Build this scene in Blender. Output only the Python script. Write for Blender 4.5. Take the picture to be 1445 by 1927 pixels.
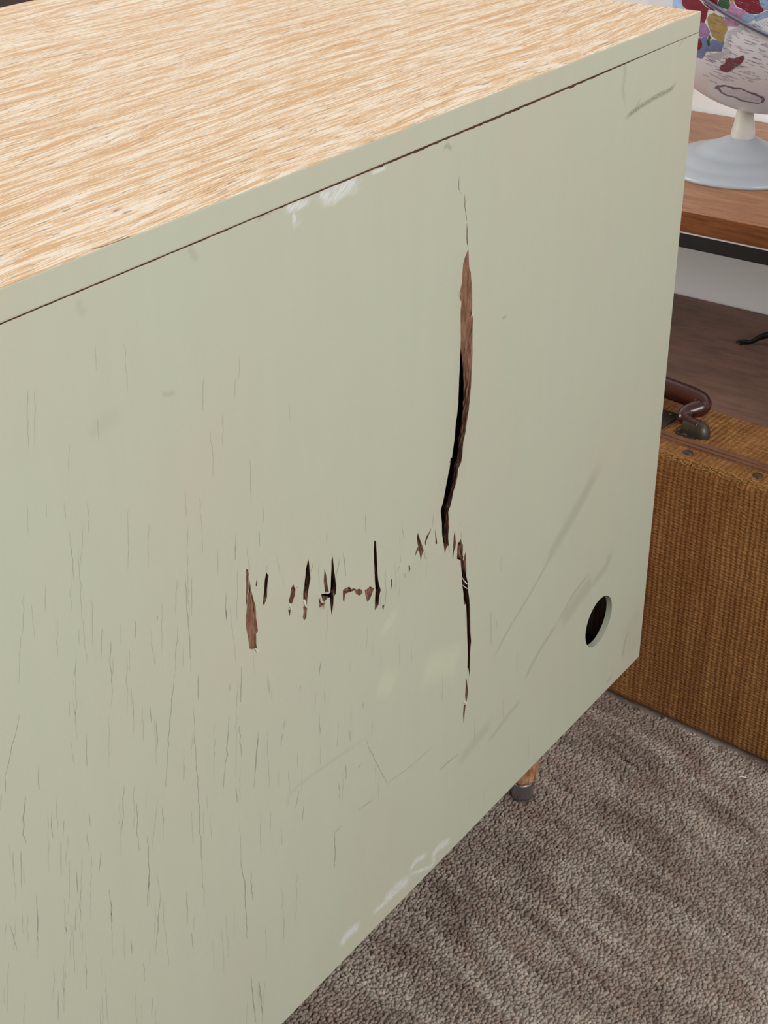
import bpy, bmesh, math, random
import numpy as np
from mathutils import Vector, Matrix
from mathutils.geometry import delaunay_2d_cdt

for o in list(bpy.data.objects):
    bpy.data.objects.remove(o)
scene = bpy.context.scene
COL = scene.collection
random.seed(11)
RNG = np.random.default_rng(5)

# ------------------------------------------------------------------ camera
W, H = 1445.0, 1927.0
FPX = 2781.736
CAM = np.array([-1.120009, -0.501997, 1.010634])
R = np.array([[0.58457974, -0.81129995, -0.00767651],
              [-0.40894552, -0.28646632, -0.86642981],
              [0.70073539, 0.50963658, -0.49923989]])
cd = bpy.data.cameras.new('camera')
cd.sensor_fit = 'HORIZONTAL'
cd.sensor_width = 36.0
cd.lens = FPX / W * 36.0
cd.clip_start = 0.02
cam = bpy.data.objects.new('camera', cd)
COL.objects.link(cam)
M = np.stack([R[0], -R[1], -R[2]], 1)
mw = Matrix([list(M[i]) + [CAM[i]] for i in range(3)] + [[0, 0, 0, 1]])
cam.matrix_world = mw
scene.camera = cam

# ------------------------------------------------------------------ world and lights
world = bpy.data.worlds.new('world')
scene.world = world
world.use_nodes = True
bg = world.node_tree.nodes['Background']
bg.inputs[0].default_value = (0.97, 0.99, 1.0, 1)
bg.inputs[1].default_value = 0.44


def area(name, loc, target, sx, sy, power, col):
    l = bpy.data.lights.new(name, 'AREA')
    l.shape = 'RECTANGLE'
    l.size, l.size_y = sx, sy
    l.energy = power
    l.color = col
    o = bpy.data.objects.new(name, l)
    COL.objects.link(o)
    o.location = loc
    o.rotation_euler = (Vector(target) - Vector(loc)).to_track_quat('-Z', 'Y').to_euler()
    return o


# the leg's shadow falls away from a window behind the sideboard; the panel is lit by one behind the camera
area('window_back_offscreen', (-1.7, 3.32, 1.70), (-1.7, 0.0, 1.70), 2.55, 1.65, 140, (1.0, 0.99, 0.97))
area('window_room_offscreen', (-1.6, -3.1, 2.05), (-1.6, 0.1, 2.05), 2.4, 1.6, 108, (0.99, 0.995, 1.0))

scene.view_settings.view_transform = 'Standard'
scene.view_settings.look = 'None'
scene.view_settings.gamma = 1.0
scene.view_settings.use_curve_mapping = False
scene.view_settings.exposure = 0.0


# ------------------------------------------------------------------ helpers
def ray(u, v):
    d = R.T @ np.array([(u - W / 2) / FPX, (v - H / 2) / FPX, 1.0])
    return CAM, d / np.linalg.norm(d)


def hit(u, v, ax, val):
    c, d = ray(u, v)
    return c + d * (val - c[ax]) / d[ax]


def lin(c):
    return tuple(((x / 255 / 12.92) if x / 255 <= 0.04045 else ((x / 255 + 0.055) / 1.055) ** 2.4) for x in c)


def tag(o, label=None, cat=None, group=None, kind=None):
    if label:
        o['label'] = label
    if cat:
        o['category'] = cat
    if group:
        o['group'] = group
    if kind:
        o['kind'] = kind
    return o


def empty(name, loc=(0, 0, 0), label=None, cat=None, group=None):
    o = bpy.data.objects.new(name, None)
    o.empty_display_size = 0.05
    COL.objects.link(o)
    o.location = loc
    return tag(o, label, cat, group)


def link(name, me, mats, parent=None, smooth=False):
    o = bpy.data.objects.new(name, me)
    COL.objects.link(o)
    if not isinstance(mats, (list, tuple)):
        mats = [mats]
    if len(me.materials) == 0:
        for m in mats:
            me.materials.append(m)
    if smooth:
        me.polygons.foreach_set('use_smooth', [True] * len(me.polygons))
    if parent is not None:
        o.parent = parent
    return o


def from_bm(name, bm, mats, parent=None, smooth=False):
    me = bpy.data.meshes.new(name)
    bmesh.ops.recalc_face_normals(bm, faces=bm.faces)
    bm.to_mesh(me)
    bm.free()
    return link(name, me, mats, parent, smooth)


def bm_box(bm, x0, x1, y0, y1, z0, z1, bevel=0.0, seg=2):
    r = bmesh.ops.create_cube(bm, size=1.0)
    for v in r['verts']:
        v.co = Vector((x0 + (v.co.x + .5) * (x1 - x0), y0 + (v.co.y + .5) * (y1 - y0), z0 + (v.co.z + .5) * (z1 - z0)))
    if bevel:
        es = list({e for v in r['verts'] for e in v.link_edges})
        bmesh.ops.bevel(bm, geom=es, offset=bevel, segments=seg, profile=0.6, affect='EDGES')


def box(name, x0, x1, y0, y1, z0, z1, mat, parent=None, bevel=0.0, seg=2):
    bm = bmesh.new()
    bm_box(bm, x0, x1, y0, y1, z0, z1, bevel, seg)
    return from_bm(name, bm, mat, parent)


def lathe(name, prof, mat, parent=None, n=48, origin=(0, 0, 0)):
    vs, fs = [], []
    for r, z in prof:
        for k in range(n):
            a = 2 * math.pi * k / n
            vs.append((origin[0] + r * math.cos(a), origin[1] + r * math.sin(a), origin[2] + z))
    for i in range(len(prof) - 1):
        for k in range(n):
            a, b = i * n + k, i * n + (k + 1) % n
            fs.append((a, b, b + n, a + n))
    fs.append(tuple(range(n - 1, -1, -1)))
    fs.append(tuple((len(prof) - 1) * n + k for k in range(n)))
    me = bpy.data.meshes.new(name)
    me.from_pydata(vs, [], fs)
    return link(name, me, mat, parent, True)


def catmull(pts, n):
    P = [np.array(p, float) for p in pts]
    P = [2 * P[0] - P[1]] + P + [2 * P[-1] - P[-2]]
    out = []
    for i in range(1, len(P) - 2):
        for k in range(n):
            t = k / n
            out.append(.5 * (2 * P[i] + (P[i + 1] - P[i - 1]) * t + (2 * P[i - 1] - 5 * P[i] + 4 * P[i + 1] - P[i + 2]) * t * t + (-P[i - 1] + 3 * P[i] - 3 * P[i + 1] + P[i + 2]) * t ** 3))
    out.append(P[-2])
    return np.array(out)


def tube(name, pts, rad, mat, parent=None, n=16, sub=8):
    """pts: rows (x, y, z); rad: radius per control point"""
    C = catmull([list(p) + [r] for p, r in zip(pts, rad)], sub)
    T = np.gradient(C[:, :3], axis=0)
    T /= np.linalg.norm(T, axis=1)[:, None]
    up = np.array([0, 0, 1.0]) if abs(T[0][2]) < .9 else np.array([1.0, 0, 0])
    u = np.cross(T[0], up)
    u /= np.linalg.norm(u)
    vs, fs = [], []
    for i in range(len(C)):
        u = u - T[i] * (u @ T[i])
        u /= np.linalg.norm(u)
        w = np.cross(T[i], u)
        for k in range(n):
            a = 2 * math.pi * k / n
            vs.append(tuple(C[i, :3] + C[i, 3] * (math.cos(a) * u + math.sin(a) * w)))
    for i in range(len(C) - 1):
        for k in range(n):
            a, b = i * n + k, i * n + (k + 1) % n
            fs.append((a, b, b + n, a + n))
    fs.append(tuple(range(n - 1, -1, -1)))
    fs.append(tuple((len(C) - 1) * n + k for k in range(n)))
    me = bpy.data.meshes.new(name)
    me.from_pydata(vs, [], fs)
    return link(name, me, mat, parent, True)


# ------------------------------------------------------------------ materials
class NT:
    def __init__(self, name, rough=.5, spec=.5, metallic=0.0):
        self.m = bpy.data.materials.new(name)
        self.m.use_nodes = True
        self.t = self.m.node_tree
        self.b = self.t.nodes['Principled BSDF']
        self.b.inputs['Roughness'].default_value = rough
        self.b.inputs['Metallic'].default_value = metallic
        self.b.inputs['Specular IOR Level'].default_value = spec
        self.tc = None

    def node(self, ty, **kw):
        n = self.t.nodes.new(ty)
        for k, v in kw.items():
            setattr(n, k, v)
        return n

    def l(self, a, b):
        self.t.links.new(a, b)

    def coord(self, scale=(1, 1, 1), rot=(0, 0, 0), which='Object'):
        if self.tc is None:
            self.tc = self.node('ShaderNodeTexCoord')
        mp = self.node('ShaderNodeMapping')
        mp.inputs['Scale'].default_value = scale
        mp.inputs['Rotation'].default_value = rot
        self.l(self.tc.outputs[which], mp.inputs['Vector'])
        return mp.outputs[0]

    def coord2(self, rot, scale):
        a = self.coord((1, 1, 1), rot)
        mp = self.node('ShaderNodeMapping')
        mp.inputs['Scale'].default_value = scale
        self.l(a, mp.inputs['Vector'])
        return mp.outputs[0]

    def noise(self, vec, scale=1.0, detail=4, rough=.5, dist=0.0):
        n = self.node('ShaderNodeTexNoise')
        n.inputs['Scale'].default_value = scale
        n.inputs['Detail'].default_value = detail
        n.inputs['Roughness'].default_value = rough
        n.inputs['Distortion'].default_value = dist
        self.l(vec, n.inputs['Vector'])
        return n.outputs['Fac']

    def ramp(self, fac, stops):
        r = self.node('ShaderNodeValToRGB')
        e = r.color_ramp.elements
        while len(e) < len(stops):
            e.new(.5)
        for i, (p, c) in enumerate(stops):
            e[i].position = p
            c = (c, c, c) if not isinstance(c, (tuple, list)) else c
            e[i].color = (c[0], c[1], c[2], 1)
        self.l(fac, r.inputs[0])
        return r.outputs[0]

    def mix(self, fac, a, b, mode='MIX'):
        n = self.node('ShaderNodeMix', data_type='RGBA', blend_type=mode)
        for s, v in ((n.inputs[0], fac), (n.inputs[6], a), (n.inputs[7], b)):
            if hasattr(v, 'is_output'):
                self.l(v, s)
            elif isinstance(v, (tuple, list)):
                s.default_value = (v[0], v[1], v[2], 1)
            else:
                s.default_value = v
        return n.outputs[2]

    def math(self, op, a, b=0.0):
        n = self.node('ShaderNodeMath', operation=op)
        for s, v in ((n.inputs[0], a), (n.inputs[1], b)):
            if hasattr(v, 'is_output'):
                self.l(v, s)
            else:
                s.default_value = v
        return n.outputs[0]

    def color(self, c):
        if hasattr(c, 'is_output'):
            self.l(c, self.b.inputs['Base Color'])
        else:
            self.b.inputs['Base Color'].default_value = (c[0], c[1], c[2], 1)
        return self

    def bump(self, h, strength=.3, dist=.001):
        n = self.node('ShaderNodeBump')
        n.inputs['Strength'].default_value = strength
        n.inputs['Distance'].default_value = dist
        self.l(h, n.inputs['Height'])
        self.l(n.outputs[0], self.b.inputs['Normal'])
        return self


def plain(name, c, rough=.5, spec=.5, metallic=0.0, var=.08, scale=60):
    k = NT(name, rough, spec, metallic)
    c = lin(c)
    f = k.noise(k.coord((scale, scale, scale)), 1, 4)
    k.color(k.mix(f, tuple(x * (1 - var) for x in c), tuple(min(1, x * (1 + var)) for x in c)))
    return k.m


def m_oak():
    k = NT('limed_oak', .48, .4)
    warp = k.noise(k.coord((2.2, 5, 1)), 1, 3)
    sep = k.node('ShaderNodeSeparateXYZ')
    k.l(k.coord(), sep.inputs[0])
    y = k.math('ADD', sep.outputs[1], k.math('MULTIPLY', k.math('SUBTRACT', warp, .5), .07))
    cmb = k.node('ShaderNodeCombineXYZ')
    k.l(sep.outputs[0], cmb.inputs[0])
    k.l(y, cmb.inputs[1])
    v = cmb.outputs[0]

    def sc(s):
        mp = k.node('ShaderNodeMapping')
        mp.inputs['Scale'].default_value = s
        k.l(v, mp.inputs['Vector'])
        return mp.outputs[0]
    a = k.noise(sc((7, 150, 1)), 1, 6, .66)
    b = k.noise(sc((38, 700, 1)), 1, 4, .64)
    c = k.noise(sc((2.0, 17, 1)), 1, 4, .55)
    base = k.mix(k.ramp(c, [(.3, 0), (.7, 1)]), lin((222, 178, 124)), lin((233, 200, 158)))
    base = k.mix(k.ramp(a, [(.38, 1), (.58, 0)]), base, lin((213, 163, 107)))
    s = k.math('ADD', k.math('MULTIPLY', a, .36), k.math('MULTIPLY', b, .64))
    wm = k.ramp(s, [(.488, 0), (.535, 1)])
    wm2 = k.math('MULTIPLY', wm, .8)
    col = k.mix(wm2, base, lin((247, 234, 215)))
    d = k.noise(sc((60, 560, 3)), 1, 2, .5)
    dm = k.ramp(d, [(.625, 0), (.67, .8)])
    dm = k.math('MULTIPLY', dm, k.ramp(c, [(.36, 0), (.52, 1)]))
    col = k.mix(dm, col, lin((140, 108, 94)))
    k.color(col)
    k.bump(b, .15, .0006)
    return k.m


def m_paint():
    k = NT('sage_paint', .5, .35)
    p = k.noise(k.coord((6, 6, 5)), 1, 3, .5)
    q = k.noise(k.coord((70, 70, 9)), 1, 4, .55)
    s = k.noise(k.coord((900, 900, 900)), 1, 2)
    c = k.mix(k.ramp(p, [(.42, 0), (.66, 1)]), lin((179, 181, 160)), lin((181, 178, 158)))
    c = k.mix(k.math('MULTIPLY', k.ramp(q, [(.35, 0), (.75, 1)]), .22), c, lin((170, 174, 152)))
    at = k.node('ShaderNodeAttribute', attribute_name='wear')
    ap = k.node('ShaderNodeAttribute', attribute_name='pale')
    se = k.node('ShaderNodeSeparateColor')
    k.l(at.outputs['Color'], se.inputs[0])
    sp = k.node('ShaderNodeSeparateColor')
    k.l(ap.outputs['Color'], sp.inputs[0])
    st = k.noise(k.coord((260, 1, 260), (0, math.radians(28), 0)), 1, 3, .6)
    st2 = k.noise(k.coord2((0, math.radians(35), 0), (120, 1, 620)), 1, 3, .55)
    fine = k.noise(k.coord((700, 1, 700)), 1, 4, .65)
    c = k.mix(k.math('MULTIPLY', sp.outputs[0], .8), c, lin((193, 195, 168)))
    c = k.mix(k.math('MULTIPLY', se.outputs[1], k.ramp(fine, [(.25, .5), (.7, 1)])), c, lin((138, 140, 122)))
    c = k.mix(k.math('MULTIPLY', se.outputs[2], k.ramp(fine, [(.42, .25), (.6, 1)])), c, lin((112, 106, 82)))
    pf = k.math('MULTIPLY', se.outputs[0], k.ramp(st2, [(.30, .1), (.70, 1)]))
    c = k.mix(pf, c, lin((216, 219, 220)))
    k.color(c)
    h = k.math('ADD', k.math('MULTIPLY', s, .5), k.noise(k.coord((160, 160, 14)), 1, 3))
    k.bump(h, .10, .0008)
    return k.m


def m_torn():
    k = NT('torn_fibreboard', .85, .15)
    a = k.noise(k.coord((420, 420, 60)), 1, 5, .7)
    b = k.noise(k.coord((90, 90, 30)), 1, 3)
    c = k.mix(k.ramp(a, [(.3, 0), (.7, 1)]), lin((76, 50, 38)), lin((164, 122, 98)))
    c = k.mix(k.ramp(b, [(.45, 0), (.7, .6)]), c, lin((132, 98, 78)))
    k.color(c)
    k.bump(k.noise(k.coord((520, 520, 70)), 1, 4, .6), .8, .002)
    return k.m


def m_decal(name, c, nscale, lo, hi, amax=1.0, rough=.6):
    """film of dirt or plaster: opacity from UV fall-off times streaky noise"""
    k = NT(name, rough, .3)
    k.color(lin(c))
    if k.tc is None:
        k.tc = k.node('ShaderNodeTexCoord')
    sep = k.node('ShaderNodeSeparateXYZ')
    k.l(k.tc.outputs['UV'], sep.inputs[0])

    def fall(s):
        a = k.math('ABSOLUTE', k.math('SUBTRACT', k.math('MULTIPLY', s, 2.0), 1.0))
        return k.math('SUBTRACT', 1.0, k.math('POWER', a, 2.0))
    f = k.math('MULTIPLY', fall(sep.outputs[0]), fall(sep.outputs[1]))
    n = k.noise(k.coord(nscale, which='UV'), 1, 4, .6)
    n2 = k.ramp(n, [(lo, 0), (hi, 1)])
    k.l(k.math('MULTIPLY', k.math('MULTIPLY', f, n2), amax), k.b.inputs['Alpha'])
    return k.m


def m_grain(name, c0, c1, c2, axis, rough=.45, spec=.4, coarse=30, fine=240, along=5):
    k = NT(name, rough, spec)
    s1 = [coarse] * 3
    s2 = [fine] * 3
    s1[axis] = along
    s2[axis] = along * 4
    a = k.noise(k.coord(tuple(s1)), 1, 4, .6, .6)
    b = k.noise(k.coord(tuple(s2)), 1, 4, .6)
    c = k.mix(k.ramp(a, [(.3, 0), (.7, 1)]), lin(c0), lin(c1))
    c = k.mix(k.ramp(b, [(.42, 0), (.72, .75)]), c, lin(c2))
    k.color(c)
    k.bump(b, .2, .0006)
    return k.m


def m_weave():
    k = NT('woven_fibre', .75, .2)
    sep = k.node('ShaderNodeSeparateXYZ')
    k.l(k.coord(), sep.inputs[0])
    w = k.noise(k.coord((30, 30, 30)), 1, 3)
    al = k.math('ADD', sep.outputs[0], k.math('MULTIPLY', w, .004))
    rib = k.math('ADD', k.math('MULTIPLY', k.math('SINE', k.math('MULTIPLY', al, 2 * math.pi / .0056)), .5), .5)
    th = k.math('SUBTRACT', sep.outputs[2], sep.outputs[1])
    th = k.math('ADD', th, k.math('MULTIPLY', k.noise(k.coord((120, 50, 90)), 1, 4, .6), .011))
    thr = k.math('ADD', k.math('MULTIPLY', k.math('SINE', k.math('MULTIPLY', th, 2 * math.pi / .0036)), .5), .5)
    n = k.noise(k.coord((520, 320, 320)), 1, 3, .6)
    b = k.noise(k.coord((70, 70, 8)), 1, 3)
    big = k.noise(k.coord((7, 7, 7)), 1, 3)
    base = k.mix(k.ramp(b, [(.35, 0), (.7, 1)]), lin((148, 100, 54)), lin((184, 134, 80)))
    base = k.mix(k.ramp(big, [(.35, 0), (.7, .5)]), base, lin((134, 84, 42)))
    fib = k.noise(k.coord((90, 330, 330)), 1, 3, .6)
    strand = k.noise(k.coord((260, 12, 12)), 1, 3, .6)
    base = k.mix(k.ramp(fib, [(.38, 0), (.66, .6)]), base, lin((104, 64, 28)))
    base = k.mix(k.ramp(strand, [(.45, 0), (.7, .5)]), base, lin((112, 72, 36)))
    base = k.mix(k.ramp(n, [(.6, 0), (.72, .6)]), base, lin((206, 160, 96)))
    k.color(base)
    h = k.math('ADD', k.math('MULTIPLY', rib, .5), k.math('ADD', k.math('MULTIPLY', thr, .35), k.math('MULTIPLY', n, .5)))
    k.bump(h, 1.0, .0018)
    return k.m


def m_carpet(name, use_attr):
    k = NT(name, .95, .08)
    # carpet streaks run across the room, pushed over by brushing
    co = k.coord((1, 1, 1))
    a = k.noise(k.coord2((0, 0, math.radians(20)), (30, 7.5, 1)), 1, 4, .6, .9)
    r = k.noise(k.coord2((0, 0, math.radians(20)), (20, 12, 1)), 1, 4, .6)
    f = k.noise(k.coord((420, 420, 420)), 1, 3, .6)
    c = k.mix(k.ramp(a, [(.36, 0), (.64, 1)]), lin((136, 120, 109)), lin((184, 171, 158)))
    c = k.mix(k.ramp(r, [(.5, 0), (.7, .55)]), c, lin((146, 116, 102)))
    yarn = k.noise(k.coord((290, 290, 60)), 1, 2, .5)
    c = k.mix(k.ramp(yarn, [(.35, .3), (.65, 0)]), c, lin((96, 84, 77)))
    if use_attr:
        at = k.node('ShaderNodeAttribute', attribute_name='tint')
        c = k.mix(1.0, c, at.outputs['Color'], 'MULTIPLY')
    k.color(c)
    k.bump(f, .5, .001)
    return k.m


OAK, PAINT, TORN = m_oak(), m_paint(), m_torn()
DARKIN = plain('stained_inside_wood', (96, 70, 52), .8, .2)
LEGWOOD = m_grain('leg_wood', (128, 74, 34), (168, 104, 54), (226, 196, 160), 2, .45, .4, 60, 420, 6)
STEEL = plain('chrome_ferrule', (170, 172, 174), .25, .5, .9)
TEAK = m_grain('teak', (154, 102, 66), (188, 134, 92), (118, 72, 44), 1, .38, .45, 34, 300, 5)
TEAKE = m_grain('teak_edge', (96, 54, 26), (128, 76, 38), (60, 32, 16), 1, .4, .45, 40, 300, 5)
BLACK = plain('black_steel', (24, 24, 25), .45, .4)
SILVER = plain('silver_edge', (205, 205, 205), .35, .5, .3)
WALL = plain('white_wall_paint', (236, 236, 234), .8, .2, 0, .02, 5)
CHEST = m_grain('old_dark_boards', (118, 90, 76), (144, 108, 94), (96, 78, 66), 1, .55, .3, 14, 90, 5)
WEAVE = m_weave()
BANDING = m_grain('leather_banding', (112, 74, 50), (134, 92, 66), (92, 58, 38), 0, .5, .35, 60, 300, 8)
LEATHER = plain('oxblood_leather', (58, 22, 16), .2, .6, 0, .25, 90)
BRONZE = plain('dull_bronze', (72, 66, 56), .42, .5, .55, .3, 120)
RIVET = plain('dark_rivet', (72, 58, 44), .45, .5, .4)
IRON = plain('black_iron', (26, 22, 22), .4, .4, .3)
GREYBASE = plain('grey_enamel', (166, 172, 178), .32, .5, 0, .02, 30)
IVORY = plain('ivory_plastic', (188, 185, 174), .2, .55, 0, .02, 30)
CARPET = m_carpet('carpet_backing', False)
TUFT = m_carpet('carpet_tufts', True)

# ------------------------------------------------------------------ the room
FZ = -0.003
XW = 0.752
floor = box('floor', -3.6, XW, -3.2, 3.3, FZ - .04, FZ, CARPET)
tag(floor, 'worn grey brown carpeted floor', None, None, 'structure')
wr = box('wall_right', XW, XW + .12, -3.2, 3.42, FZ - .04, 2.6, WALL)
tag(wr, 'plain white wall behind the table', None, None, 'structure')
# back wall with the window opening that lights the room
bm = bmesh.new()
bm_box(bm, -3.6, -3.0, 3.3, 3.42, FZ - .04, 2.6)
bm_box(bm, -.4, XW, 3.3, 3.42, FZ - .04, 2.6)
bm_box(bm, -3.0, -.4, 3.3, 3.42, FZ - .04, .85)
bm_box(bm, -3.0, -.4, 3.3, 3.42, 2.55, 2.6)
wb = from_bm('wall_back', bm, WALL)
tag(wb, 'white wall with a wide window opening', None, None, 'structure')
box('baseboard_right', XW - .014, XW, -3.2, 3.3, FZ, .075, WALL, None, .003)['kind'] = 'structure'

# ------------------------------------------------------------------ sideboard
HT = 0.77            # top of the sideboard above the carpet
HB = 0.15            # underside of the body
LEN, DEP, TT = 1.62, 0.475, 0.0161
side = empty('sideboard', (0, 0, 0), 'oak topped sideboard turned backwards, its sage painted back panel split open', 'sideboard')
# top board: oak face on top, painted back edge
bm = bmesh.new()
bm_box(bm, -LEN, 0, 0, DEP, HT - TT, HT, .0009, 2)
bm.faces.ensure_lookup_table()
for f_ in bm.faces:
    f_.material_index = 0 if f_.normal.z > .75 else 1
me = bpy.data.meshes.new('top_board')
bmesh.ops.recalc_face_normals(bm, faces=bm.faces)
for f_ in bm.faces:
    f_.material_index = 0 if f_.normal.z > .75 else (1 if (f_.normal.y < -.3) else 0)
bm.to_mesh(me)
bm.free()
link('top_board', me, [OAK, PAINT], side)['label'] = 'limed oak veneered top board with painted back edge'
TH = 0.0056
SEAM0 = HT - TT
box('side_panel', -.018, -.0002, TH + .0004, DEP - .02, HB, HT - TT, OAK, side)
box('side_panel', -LEN, -LEN + .018, TH + .0004, DEP - .02, HB, HT - TT, OAK, side)
box('bottom_board', -LEN + .018, -.018, TH + .0004, DEP - .02, HB, HB + .018, DARKIN, side)
for i in range(3):
    w = LEN / 3
    d_ = box('door', -LEN + i * w + .0015, -LEN + (i + 1) * w - .0015, DEP - .02, DEP, HB, HT - TT - .001, OAK, side, .001)
    box('door_pull', -LEN + (i + 1) * w - .06, -LEN + (i + 1) * w - .045, DEP, DEP + .012, .42, .54, LEGWOOD, d_, .002)
box('shelf', -LEN + .018, -.018, .05, DEP - .022, .45, .465, DARKIN, side)

# --- back panel with the traced breaks
Z5 = lambda q: [(420 + x / 2.89, 940 + y / 2.89) for x, y in q]
Z6 = lambda q: [(800 + x / 3.057, 330 + y / 3.057) for x, y in q]


def to_panel(px):
    out = []
    for u, v in px:
        p = hit(u, v, 1, 0.0)
        out.append((p[0], p[2]))
    return out


main_l6 = [(247, 425), (232, 470), (222, 510), (220, 560), (218, 620), (208, 665), (214, 690), (218, 740), (214, 780), (214, 830), (216, 870), (216, 900), (218, 935), (216, 985), (214, 1040), (213, 1080), (212, 1120), (209, 1170), (208, 1220), (206, 1270), (205, 1320), (196, 1390), (190, 1420), (186, 1450), (182, 1520), (172, 1580), (166, 1628), (156, 1630), (154, 1660), (150, 1690), (142, 1725), (136, 1760), (128, 1800), (124, 1830), (110, 1890), (99, 1920)]
main_b5 = [(1190, 62), (1192, 95), (1195, 130), (1194, 160), (1193, 190), (1196, 225), (1200, 260), (1203, 295), (1209, 272), (1215, 255), (1224, 250), (1222, 215), (1222, 190), (1224, 160), (1226, 130), (1224, 100), (1222, 70), (1226, 52), (1232, 40)]
main_r6 = [(150, 1872), (156, 1845), (160, 1820), (170, 1790), (178, 1760), (184, 1730), (186, 1690), (196, 1668), (205, 1650), (212, 1610), (213, 1570), (216, 1530), (222, 1505), (228, 1480), (232, 1450), (236, 1420), (242, 1385), (248, 1350), (250, 1320), (254, 1290), (258, 1245), (262, 1200), (263, 1160), (264, 1120), (268, 1060), (270, 1000), (269, 950), (270, 900), (272, 865), (274, 830), (268, 770), (269, 710), (268, 650), (264, 600), (262, 560), (252, 525), (250, 470), (249, 430)]
main = Z6(main_l6) + Z5(main_b5) + Z6(main_r6)
lower = Z5([(1275, 235), (1285, 228), (1292, 212), (1296, 235), (1303, 245), (1303, 270), (1302, 300), (1306, 322), (1312, 300), (1316, 280), (1319, 310), (1320, 330), (1322, 375), (1322, 420), (1330, 450), (1330, 480), (1338, 540), (1341, 590), (1342, 640), (1343, 680), (1344, 720), (1348, 770), (1345, 800), (1342, 830), (1342, 865), (1341, 900), (1340, 935), (1338, 965), (1335, 945), (1328, 915), (1329, 870), (1330, 830), (1328, 780), (1326, 730), (1325, 690), (1324, 650), (1322, 610), (1320, 570), (1310, 572), (1307, 540), (1306, 510), (1300, 470), (1298, 435), (1297, 400), (1293, 365), (1290, 330), (1270, 322), (1272, 295), (1272, 270)])
# (polygon, back shift of right side, pocket depth or None for open)
HOLES = [
    (main, 'main', None), (lower, 'low', None),
    (Z5([(1318, 965), (1324, 985), (1328, 1010), (1331, 1045), (1328, 1070), (1324, 1095), (1318, 1100), (1315, 1060), (1318, 1020)]), 's', .003),
    (Z5([(1310, 1112), (1318, 1120), (1315, 1145), (1312, 1170), (1307, 1222), (1304, 1170), (1306, 1140)]), 's', .002),
    (Z5([(124, 380), (134, 380), (137, 405), (140, 430), (150, 490), (164, 545), (175, 580), (177, 610), (178, 640), (184, 680), (188, 715), (178, 730), (179, 760), (180, 790), (187, 826), (170, 810), (158, 815), (142, 812), (138, 780), (135, 750), (128, 720), (122, 690), (122, 640), (128, 590), (122, 550), (124, 470), (122, 425)]), 's', .0013),
    (Z5([(180, 435), (185, 450), (181, 475), (175, 465)]), 's', .003),
    (Z5([(233, 395), (238, 404), (246, 412), (241, 440), (238, 470), (236, 500), (235, 530), (228, 555), (220, 577), (213, 562), (216, 530), (220, 500), (222, 470), (224, 440), (228, 418)]), 'o', None),
    (Z5([(378, 460), (383, 475), (388, 490), (386, 505), (384, 520), (378, 540), (372, 560), (358, 575), (352, 548), (360, 520), (363, 500), (366, 480)]), 's', .004),
    (Z5([(350, 598), (364, 600), (362, 618), (358, 636)]), 's', .0012),
    (Z5([(460, 318), (464, 340), (466, 360), (468, 395), (471, 430), (466, 450), (462, 470), (457, 495), (454, 520), (452, 550), (450, 582), (440, 570), (430, 540), (430, 500), (436, 470), (440, 440), (444, 410), (446, 380), (454, 350)]), 'o', None),
    (Z5([(431, 582), (440, 578), (453, 590), (451, 615), (450, 640), (438, 658), (430, 640), (434, 612)]), 's', .0012),
    (Z5([(548, 372), (552, 392), (556, 410), (559, 440), (563, 470), (568, 500), (548, 504), (544, 470), (542, 440), (546, 405)]), 's', .0022),
    (Z5([(586, 330), (592, 308), (596, 335), (598, 360), (601, 390), (604, 420), (609, 465), (606, 512), (596, 522), (594, 570), (590, 600), (586, 628), (581, 590), (575, 530), (564, 532), (552, 545), (545, 555), (535, 550), (531, 530), (526, 513), (545, 508), (560, 512), (574, 505), (578, 478), (580, 450), (582, 420), (584, 390), (586, 360)]), 'o', None),
    (Z5([(514, 533), (528, 558), (540, 566), (530, 578), (519, 588), (516, 560)]), 's', .0015),
    (Z5([(643, 490), (660, 478), (680, 472), (690, 485), (705, 480), (720, 488), (732, 482), (750, 490), (750, 505), (735, 520), (715, 512), (706, 492), (690, 498), (670, 505), (655, 512), (654, 535), (652, 555), (646, 545), (644, 510)]), 's', .003),
    (Z5([(762, 490), (775, 485), (792, 470), (804, 476), (814, 482), (806, 500), (795, 530), (788, 543), (778, 556), (766, 520)]), 's', .002),
    (Z5([(820, 225), (825, 222), (830, 232), (832, 270), (834, 300), (835, 350), (836, 400), (838, 430), (842, 460), (850, 490), (842, 520), (840, 570), (830, 588), (820, 602), (819, 550), (822, 490), (821, 465), (820, 440), (818, 330), (818, 270)]), 'o', None),
    (Z5([(860, 577), (872, 568), (871, 582), (865, 606)]), 's', .0015),
    (Z5([(906, 432), (911, 430), (911, 460), (907, 492), (904, 488), (906, 460)]), 's', .0015),
    (Z5([(1002, 356), (1008, 355), (1012, 375), (1007, 394), (1003, 390), (1003, 375)]), 's', .003),
    (Z5([(1057, 178), (1062, 196), (1068, 215), (1074, 235), (1080, 252), (1086, 276), (1076, 300), (1070, 332), (1066, 310), (1062, 285), (1056, 276), (1048, 288), (1040, 308), (1041, 292), (1046, 275), (1050, 262), (1057, 255), (1053, 230), (1052, 205)]), 's', .0028),
    (Z5([(1131, 154), (1128, 172), (1118, 190), (1110, 210), (1103, 225), (1096, 250), (1094, 235), (1098, 215), (1106, 195), (1118, 180)]), 's', .003),
    (Z5([(1153, 155), (1158, 195), (1161, 218), (1163, 240), (1154, 243), (1154, 210)]), 's', .004),
    (Z5([(1258, 168), (1260, 190), (1262, 215), (1264, 240), (1260, 264), (1253, 280), (1248, 332), (1246, 300), (1249, 262), (1250, 235), (1252, 200)]), 's', .0035),
]



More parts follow.
